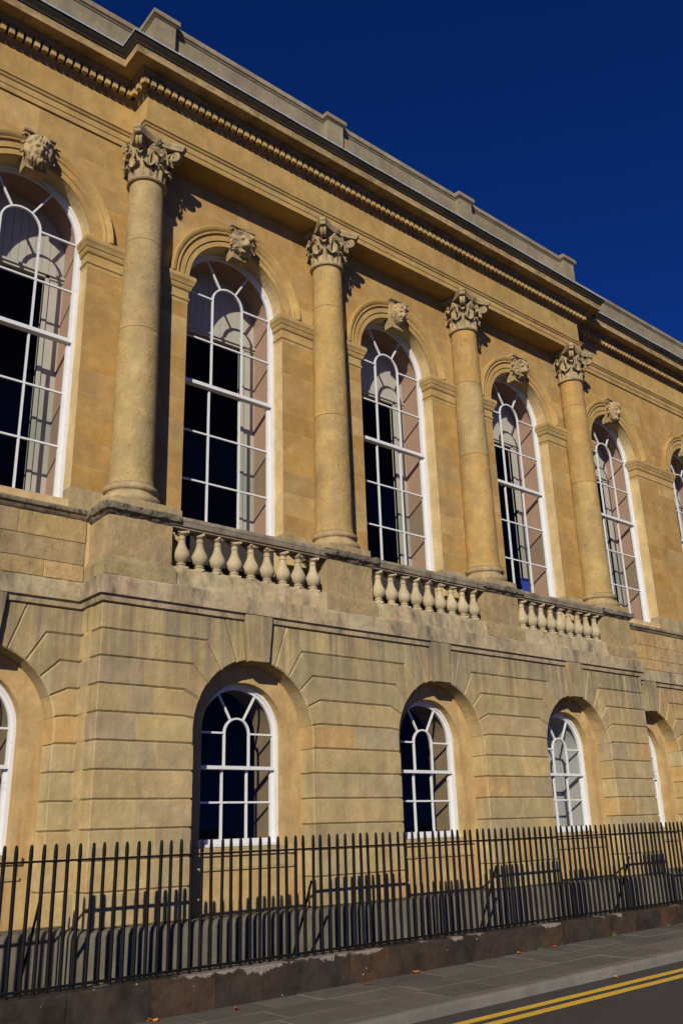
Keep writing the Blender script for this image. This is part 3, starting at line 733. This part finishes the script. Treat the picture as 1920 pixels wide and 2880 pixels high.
b.lathe([(.0, -.02), (.03, 0), (.0, .03)], (0, -.02, 0), 8); M_fleur = autosmooth(b.mesh('fleuron'), 60)
col_tones = [[(.41, .335, .195), (.39, .325, .205), (.41, .345, .215)], [(.43, .335, .175), (.45, .335, .16), (.42, .325, .17)], [(.45, .33, .16), (.42, .34, .205), (.46, .315, .14)], [(.47, .365, .19), (.45, .33, .16), (.47, .32, .14)]]
cuts_ = [[6.85, 8.35], [6.5, 8.6], [6.7, 8.25], [6.95, 8.8]]
for i in range(4):
    cx = 3.6 * i
    b = MB(); b.box(cx - .405, cx + .405, YC - .405, YW + .05, 4.06 + H, 4.165 + H)
    b.lathe([(.30, 4.16), (.392, 4.166), (.41, 4.19), (.415, 4.22), (.41, 4.25), (.392, 4.272), (.36, 4.278), (.345, 4.29), (.335, 4.315), (.34, 4.335), (.358, 4.345), (.372, 4.36), (.378, 4.385), (.372, 4.41), (.355, 4.424), (.328, 4.43), (.325, 4.45), (.31, 4.452)], (cx, YC, H), 56)
    m = b.mesh('column'); autosmooth(m, 35); co = obj('column', m, M['ped'], building, jit((.40, .325, .20)))
    def rad(z): t = (z - 4.45) / 5.0; return .302 - .043 * t ** 1.7 + (.022 * max(0, 1 - (z - 4.45) / .08) ** 2 if z < 4.53 else 0)
    zs = [4.452] + cuts_[i] + [9.425]
    for k in range(3):
        z0, z1 = zs[k] + .0015, zs[k + 1] - .0015; n = 20
        prof = [(rad(z0) - .004, z0)] + [(rad(z0 + (z1 - z0) * t / n), z0 + .003 + (z1 - z0 - .006) * t / n) for t in range(n + 1)] + [(rad(z1) - .004, z1)]
        b = MB(); b.lathe(prof, (cx, YC, H), 56)
        m = b.mesh('drum'); autosmooth(m, 40); obj('drum', m, M['col'], co, jit(col_tones[i][k], .04))
    zb = 9.478 + H; tone = lambda: jit((.42, .335, .20), .06)
    obj('capital_bell', M_bell, M['carved'], co, tone(), (cx, YC, zb))
    for k in range(8):
        o = obj('acanthus_leaf', M_leaf2, M['carved'], co, tone(), (cx, YC, zb)); o.rotation_euler.z = R_(45 * k)
        o = obj('acanthus_leaf', M_leaf1, M['carved'], co, tone(), (cx, YC, zb)); o.rotation_euler.z = R_(45 * k + 22.5)
    for k in range(4):
        o = obj('volute', M_vol, M['carved'], co, tone(), (cx, YC, zb)); o.rotation_euler.z = R_(45 + 90 * k)
        o = obj('helix_scroll', M_hel, M['carved'], co, tone(), (cx, YC, zb)); o.rotation_euler.z = R_(90 * k)
        o = obj('helix_scroll', M_hel, M['carved'], co, tone(), (cx, YC, zb)); o.rotation_euler.z = R_(90 * k); o.scale.x = -1
        o = obj('fleuron', M_fleur, M['carved'], co, tone(), (cx + .335 * math.sin(R_(90 * k)), YC - .335 * math.cos(R_(90 * k)), zb + .655)); o.rotation_euler.z = R_(90 * k)
    obj('abacus', M_aba, M['carved'], co, tone(), (cx, YC, zb))

# ---- entablature
YE, STEP, XEL, XER = .17, .40, -.19, 10.99
et = lambda: jit((.475, .335, .155), .07)
run('architrave_block', [(-.44, 10.19), (0, 10.19), (0, 10.285), (.012, 10.289), (.012, 10.39), (.024, 10.396), (.032, 10.405), (.034, 10.42), (.05, 10.442), (.062, 10.446), (.062, 10.468), (.05, 10.474), (-.05, 10.48), (-.44, 10.48)], YE, STEP, XEL, XER, 'entab', (.475, .34, .165), building, blk=1.8)
run('frieze_block', [(-.44, 10.481), (0, 10.481), (0, 10.985), (-.44, 10.985)], YE, STEP, XEL, XER, 'entab', (.475, .335, .155), building, blk=1.05)
run('bed_moulding', [(-.44, 10.986), (.012, 10.986), (.02, 11.0), (.045, 11.03), (.06, 11.05), (.075, 11.055), (.085, 11.06), (.085, 11.212), (.165, 11.214), (.175, 11.235), (.195, 11.262), (.215, 11.275), (.22, 11.30), (-.44, 11.30)], YE, STEP, XEL, XER, 'dark_cornice', (.24, .17, .09), building, blk=1.6)  # base colour darker than the corona and frieze
run('corona_block', [(-.44, 11.301), (.21, 11.301), (.23, 11.318), (.375, 11.318), (.385, 11.305), (.405, 11.300), (.42, 11.302), (.42, 11.418), (.426, 11.43), (-.44, 11.43)], YE, STEP, XEL, XER, 'dark_cornice', (.40, .285, .14), building, blk=1.3)
run('gutter_moulding', [(-.44, 11.431), (.43, 11.431), (.444, 11.44), (.446, 11.458), (.45, 11.47), (.465, 11.485), (.485, 11.51), (.503, 11.54), (.511, 11.552), (.516, 11.555), (.516, 11.580), (.50, 11.588), (-.44, 11.655)], YE, STEP, XEL, XER, 'soot', (.045, .034, .022), building, blk=1.3, rough=(3, .0035, 8))
run('lead_flashing', [(.10, 11.605), (.50, 11.594), (.521, 11.582), (.523, 11.557), (.527, 11.557), (.526, 11.586), (.505, 11.600), (.10, 11.62)], YE, STEP, XEL, XER, 'lead', (.4, .42, .44), building, blk=2.0, rough=(3, .004, 12))
# dentils
b = MB(); b.box(-.040, .040, 0, .09, 0, .128); mesh_den = b.mesh('dentil')
b = MB(); b.box(0, .09, -.04, .04, 0, .128); mesh_den2 = b.mesh('dentil')
def dentil(x, y, m_=mesh_den):
    obj('dentil', m_, M['entab'], building, jit((.49, .37, .20), .12), (x, y, 11.072 + H))
n = round((XER - XEL + .30) / .126); p_ = (XER - XEL + .30) / n
for k in range(n + 1): dentil(XEL - .15 + .04 + (XER - XEL + .22) * k / n, YE - .17)
x = XEL - .19
while x > -4.3: dentil(x, YE + STEP - .17); x -= .126
x = XER + .21
while x < 19.5: dentil(x, YE + STEP - .17); x += .126
for k in range(3):
    dentil(XEL - .17, YE + STEP - .16 - .14 * k - .05, mesh_den2); dentil(XER + .08, YE + STEP - .16 - .14 * k - .05, mesh_den2)
# parapet
run('parapet_block', [(-.25, 11.6), (.0, 11.6), (.0, 12.53), (-.25, 12.53)], YE, STEP, XEL, XER, 'parapet', PAR, building, blk=1.15)
run('parapet_coping', [(-.28, 12.531), (.015, 12.531), (.022, 12.55), (.045, 12.565), (.05, 12.57), (.05, 12.655), (.038, 12.672), (.02, 12.70), (-.26, 12.72)], YE, STEP, XEL, XER, 'parapet', (.26, .215, .14), building, blk=1.4)
for i in range(4):
    cx = 3.6 * i
    b = MB(); b.box(cx - .188, cx + .188, .052, YE + .02, 11.59 + H, 12.535 + H); po = b.build('parapet_pedestal', M['parapet'], building, jit(PAR))
    b = MB(); b.loft([[(cx - .188 - o, .052 - o, z + H), (cx + .188 + o, .052 - o, z + H), (cx + .188 + o, YE + .1, z + H), (cx - .188 - o, YE + .1, z + H)] for o, z in ((.002, 12.535), (.02, 12.55), (.045, 12.57), (.055, 12.575), (.055, 12.66), (.04, 12.68), (.02, 12.706))])
    b.build('pedestal_cap', M['parapet'], po, jit((.26, .215, .14)))
# body behind the front
b = MB(); b.box(-8, 24, 1.0, 10, 12.0 + H, 12.2 + H); b.build('roof', M['lead'], building)
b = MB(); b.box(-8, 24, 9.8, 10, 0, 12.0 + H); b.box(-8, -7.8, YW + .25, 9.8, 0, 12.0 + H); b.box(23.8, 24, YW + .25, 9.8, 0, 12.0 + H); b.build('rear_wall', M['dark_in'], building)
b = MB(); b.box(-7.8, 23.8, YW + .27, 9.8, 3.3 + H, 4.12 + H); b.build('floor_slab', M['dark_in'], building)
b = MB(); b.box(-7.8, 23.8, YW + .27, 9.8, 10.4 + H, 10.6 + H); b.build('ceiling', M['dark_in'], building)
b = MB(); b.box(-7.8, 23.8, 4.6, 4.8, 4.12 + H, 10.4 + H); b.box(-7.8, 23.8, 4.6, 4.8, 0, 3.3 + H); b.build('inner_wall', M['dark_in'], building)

# ---- windows
def arch_ring(b, cx, ro, ri, zb, sp, y0, y1, n=28):
    o = [(cx - ro, zb)] + arcp(cx, ro, sp, 180, 0, n) + [(cx + ro, zb)]; i_ = [(cx - ri, zb)] + arcp(cx, ri, sp, 180, 0, n) + [(cx + ri, zb)]
    b.loft([[(o[k][0], y0, o[k][1] + H), (i_[k][0], y0, i_[k][1] + H), (i_[k][0], y1, i_[k][1] + H), (o[k][0], y1, o[k][1] + H)] for k in range(len(o))])
def pane(poly, y, par):
    b = MB(); t = rnd(-.002, .002), rnd(-.002, .002); cxm = sum(p[0] for p in poly) / len(poly); czm = sum(p[1] for p in poly) / len(poly)
    b.add([(x, y + t[0] * (x - cxm) + t[1] * (z - czm), z + H) for x, z in poly], [tuple(range(len(poly)))])
    return b.build('pane', M['glass'], par)
def window(cx, y, r, sp, sill, zm, ups, downs, mh, fwid, stile, mun, rail, botr, parent):
    """double-hung sash window with a fan head: ups/downs are the glazing-bar heights of the two sashes"""
    b = MB(); arch_ring(b, cx, r + .004, r - fwid, sill, sp, y, y + .12); b.box(cx - r, cx + r, y - .015, y + .12, sill + H, sill + .035 + H)
    m = b.mesh('window'); autosmooth(m, 30); w = obj('window', m, M['white'], parent)
    ri = r - fwid; rg = ri - stile; yu, yl = y + .025, y + .075
    s = MB(); arch_ring(s, cx, ri, rg, zm, sp, yu, yu + .045); d = (yu + .006, yu + .038)
    B = lambda a, c_, wd=mun, dd=None: s.bar((a[0], a[1] + H), (c_[0], c_[1] + H), wd, dd or d)
    B((cx - ri, zm), (cx + ri, zm), rail, (yu - .006, yu + .045))
    for k in (-1, 1):
        B((cx + k * mh, zm), (cx + k * mh, sp), mun, (d[0] - .002, d[1] + .002)); B((cx + k * (mh - .002), sp), (cx + k * ri, sp))
        a = R_(60); B((cx + k * mh * math.cos(a), sp + mh * math.sin(a)), (cx + k * (rg + .01) * math.cos(a), sp + (rg + .01) * math.sin(a)))
    for z in ups: B((cx - ri, z), (cx + ri, z))
    arch_ring(s, cx, mh + mun / 2, mh - mun / 2, sp - .002, sp, d[0] - .003, d[1] + .003, 20)
    m = s.mesh('upper_sash'); autosmooth(m, 30); obj('upper_sash', m, M['white'], w)
    s = MB(); d2 = (yl + .006, yl + .038)
    for k in (-1, 1): s.box(*sorted((cx + k * ri, cx + k * rg)), yl, yl + .045, sill + .035 + H, zm + H)
    s.box(cx - rg, cx + rg, yl, yl + .045, sill + .035 + H, sill + .035 + botr + H); s.box(cx - rg, cx + rg, yl, yl + .045, zm - rail * .6 + H, zm + H)
    for k in (-1, 1): s.bar((cx + k * mh, sill + .04 + H), (cx + k * mh, zm + H), mun, (d2[0] - .002, d2[1] + .002))
    for z in downs: s.bar((cx - ri, z + H), (cx + ri, z + H), mun, d2)
    m = s.mesh('lower_sash'); obj('lower_sash', m, M['white'], w)
    # glass
    xs = [-rg, -mh, mh, rg]; zu = [zm] + list(ups) + [sp]; zd = [sill + .035 + botr] + list(downs) + [zm]
    for i in range(3):
        for zz, yy, top in ((zu, yu + .022, True), (zd, yl + .022, False)):
            for k in range(len(zz) - 1):
                if top and i == 1 and k == len(zz) - 2: pane([(cx - mh, zz[k]), (cx + mh, zz[k])] + arcp(cx, mh, sp, 0, 180, 12), yy, w)
                else: pane([(cx + xs[i], zz[k]), (cx + xs[i + 1], zz[k]), (cx + xs[i + 1], zz[k + 1]), (cx + xs[i], zz[k + 1])], yy, w)
    for a0, a1 in ((0, 60), (60, 120), (120, 180)): pane(arcp(cx, rg, sp, a0, a1, 8) + arcp(cx, mh, sp, a1, a0, 6), yu + .022, w)
    return w
for c in UPC:
    yf = YW + .235
    w = window(c, yf, RW, SPU, SILL, 6.675, [7.475], [5.855, 5.045], .288, .038, .048, .026, .058, .07, building)
    if c in LOWC:
        b = MB(); b.box(c - RW, c + RW, yf + .02, yf + .06, 3.38 + H, SILL + H); b.build('dark_recess_panel', M['dark_in'], w)  # added dark panel standing in for the deep shade behind the balusters
    # inner lining, casing with a boarded tympanum and transom
    b = MB(); arch_ring(b, c, RW + .06, RW - .03, SILL, SPU, yf + .125, yf + .54); b.box(c - RW, c + RW, yf + .125, yf + .54, SILL - .06 + H, SILL - .002 + H)
    b.build('lining', M['pink'], w)
    if not -2 < c < 17: continue
    yc_ = yf + .545
    for s in (-1, 1):
        b = MB(); x0, x1 = sorted((c + s * .60, c + s * 1.0)); b.box(x0, x1, yc_, yc_ + .05, SILL - .05 + H, 7.945 + H); b.box(*sorted((c + s * .60, c + s * .66)), yc_ - .02, yc_ + .07, SILL - .05 + H, 7.945 + H); b.build('casing', M['cream'], w)
    b = MB(); b.box(c - 1.0, c + 1.0, yc_ - .05, yc_ + .08, 7.945 + H, 7.985 + H); b.box(c - 1.0, c + 1.0, yc_ - .02, yc_ + .06, 7.90 + H, 7.945 + H); b.build('transom', M['cream'], w)
    nb = 17; bw = 2.0 / nb
    for k in range(nb):
        x0 = c - 1.0 + bw * k + .003; x1 = x0 + bw - .006; xm = min(abs(x0 - c), abs(x1 - c)); zt = SPU + math.sqrt(max(.0, 1.0 - xm * xm))
        if zt - 7.985 < .02: continue
        b = MB(); b.box(x0, x1, yc_ + .005, yc_ + .03, 7.985 + H, zt + H); b.build('tympanum_board', M['cream'], w)
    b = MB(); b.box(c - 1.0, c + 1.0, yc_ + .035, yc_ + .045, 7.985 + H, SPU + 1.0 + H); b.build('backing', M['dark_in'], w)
def low_window(c, y, pale=False):
    w = window(c, y + .44, .67, 1.27, -.185, .815, [], [.37], .20, .040, .038, .025, .046, .06, building)
    b = MB(); arch_ring(b, c, .72, .645, -.2, 1.27, y + .565, y + .98); b.box(c - .67, c + .67, y + .565, y + .98, -.26 + H, -.2 + H)
    b.build('lining', M['brownrev' if not pale else 'blind'], w)
    if pale:
        b = MB(); b.box(c - .72, c + .72, y + 1.0, y + 1.02, -.2 + H, 2.0 + H); b.build('blind', M['blind'], w)
    # stone sill with a moulded apron
    b = MB(); b.loft([[(c - a, y + .302 - o, z + H), (c + a, y + .302 - o, z + H), (c + a, y + .46, z + H), (c - a, y + .46, z + H)] for a, o, z in ((.80, .0, -.47), (.80, .03, -.46), (.80, .035, -.425), (.78, .012, -.415), (.78, .012, -.30), (.80, .05, -.285), (.80, .055, -.20), (.79, .04, -.19))])
    b.build('sill', M['ashlar'], w, jit((.52, .42, .27)))
for c in LOWC: low_window(c, 0.0, c == 9.0)
for c in WL + [-5.14] + WRt: low_window(c, YW)

# ------------------------------------------------------------------ iron railing on its dwarf wall
YF = -.90
dw = empty('dwarf_wall'); tag(dw, 'low sooty stone wall with chipped edges carrying the iron railing', 'wall')
xs = [-5.2, -4.1, -3.1, -2.1, -1.115, -.221, .548, 1.167, 1.796, 2.432, 3.058, 4.02, 4.838, 5.70, 6.516, 7.6, 8.82, 9.8, 10.9, 12.0, 13.2, 14.4]
for a, c in zip(xs[:-1], xs[1:]):
    b = MB(); k = .018; dy = rnd(-.006, .006); ring = [(-1.06 + dy, -.05), (-1.06 + dy, .352 - k), (-1.06 + dy + k, .352), (-.74, .352), (-.725, .34), (-.725, -.05)]
    b.loft([[(a + .004 + (c - a - .008) * i / 8, y, z) for y, z in ring] for i in range(9)])
    b.build('stone', M['dwarf'], dw, rough=(4, .006, 4.5))
rl = empty('iron_railing', (0, YF, .35)); tag(rl, 'black wrought iron railing with pointed bars on the low wall', 'railing')
b = MB(); b.lathe([(.0088, -.03), (.0088, 1.09), (.0088, 1.205), (.0098, 1.215), (.0098, 1.228), (.0080, 1.236), (.0094, 1.248), (.0096, 1.27), (.0086, 1.33), (.0074, 1.362), (.005, 1.376), (.0015, 1.382)], seg=8)
b.v = [(x * 2.2, y * 2.2, z) for x, y, z in b.v]
mesh_bar = autosmooth(b.mesh('bar'), 50)
nb = 0; x0b = -1.779
for k in range(-26, 122):
    o = obj('bar', mesh_bar, M['iron'], rl, None, (x0b + .1305 * k, 0, -.035 + 0.0)); o.rotation_euler = (rnd(-.006, .006), rnd(-.010, .010), rnd(0, 1.5)); o.location.z += rnd(-.004, .003)
    o.location.z += -.0
for z, h_ in ((1.535, .010), (.395, .012)):
    b = MB(); b.box(x0b - .1305 * 26.4, x0b + .1305 * 121.4, YF - .019, YF + .019, z - h_, z + h_); o = b.build('rail', M['iron'], rl); o.location = (0, -YF, -.35)
for k in range(-1, 5):
    xk = -1.385 + 3.375 * k
    b = MB(); b.tube([(xk, YF + .01, 1.17), (xk + .005, YF + .17, .82), (xk + .01, YF + .42, .30), (xk + .01, YF + .52, -.05)], .014, 8); o = b.build('stay', M['iron'], rl); o.location = (0, -YF, -.35)

# ------------------------------------------------------------------ fallen leaves, weeds, small things
def leaf(x, y, z, s, c, label):
    b = MB(); n = 12; top = []
    for i in range(n):
        a = 2 * math.pi * i / n; r = s * (1 + .28 * math.cos(3 * a) + .12 * math.cos(7 * a + 1)); top.append((r * math.cos(a) * 1.25, r * math.sin(a) * .8, s * (.35 * math.sin(a * 2 + 1) + .3) + .004))
    b.loft([top, [(px, py, pz + .003) for px, py, pz in top]]); b.tube([(s * 1.3, 0, s * .35), (s * 2.0, .1 * s, .006)], .0025, 5)
    o = b.build('fallen_leaf', M['leafm'], None, c, loc=(x, y, z + SLOPE * x + .004)); o.rotation_euler.z = rnd(0, 6.28)
    tag(o, label, 'leaf', 'fallen autumn leaves')
leaf(.641, -1.31, .004, 0.032, (.42, .07, .015), 'curled red leaf on pavement in front of the low wall')
leaf(-.22, -1.14, .004, 0.036, (.60, .17, .02), 'orange leaf against the low wall at the near end')
leaf(2.459, -1.28, .004, 0.030, (.20, .045, .015), 'dark brown leaf on the paving near the wall')
leaf(3.43, -1.12, .004, 0.029, (.55, .17, .03), 'ochre leaf lying at the foot of the low wall')
leaf(5.40, -1.15, .004, 0.036, (.52, .16, .025), 'larger ochre leaf below a cracked wall stone')
leaf(6.2, -1.14, .004, 0.029, (.42, .08, .03), 'small red leaf beside a tuft of weeds')
leaf(5.16, -2.86, ROAD + .004, 0.025, (.62, .26, .03), 'yellow leaf on the road between kerb and lines')
def weed(x, y, z, h, n, label, name='weed'):
    b = MB(); z += SLOPE * x - .005
    for i in range(n):
        a = rnd(0, 6.28); l = h * rnd(.5, 1.0); w = rnd(.006, .014); px, py = x + rnd(-.05, .05), y + rnd(-.02, .02)
        pts = [(px + math.cos(a) * l * .5 * t ** 1.5, py + math.sin(a) * l * .35 * t ** 1.5, z + l * (t - .25 * t * t)) for t in (0, .35, .7, 1)]
        dx, dy = -math.sin(a), math.cos(a); ws = (w * .4, w, w * .9, .001)
        b.loft([[(p[0] + dx * q, p[1] + dy * q, p[2]), (p[0] - dx * q, p[1] - dy * q, p[2]), (p[0] - dx * q, p[1] - dy * q, p[2] + .0015), (p[0] + dx * q, p[1] + dy * q, p[2] + .0015)] for p, q in zip(pts, ws)])
    tag(b.build(name, M['weed']), label, 'plant', 'weeds along the low wall')
weed(7.75, -1.09, 0, .09, 26, 'small dark weed growing at the foot of the wall near the far end')
weed(5.95, -1.09, 0, .06, 22, 'low tuft of weeds by the cracked wall stone')
weed(9.3, -1.09, 0, .05, 18, 'tiny weed tuft farthest along the wall foot')
weed(-1.03, -.60, -.02, .46, 40, 'green plant behind the railing near the left edge')
weed(-1.30, -.58, -.02, .42, 36, 'green plant behind the railing beside a diagonal stay')
b = MB(); b.box(9.45, 9.66, 1.30, 1.33, 4.192 + H, 4.86 + H); tag(b.build('blue_board', M['blue']), 'small blue board standing inside the third tall window', 'board')
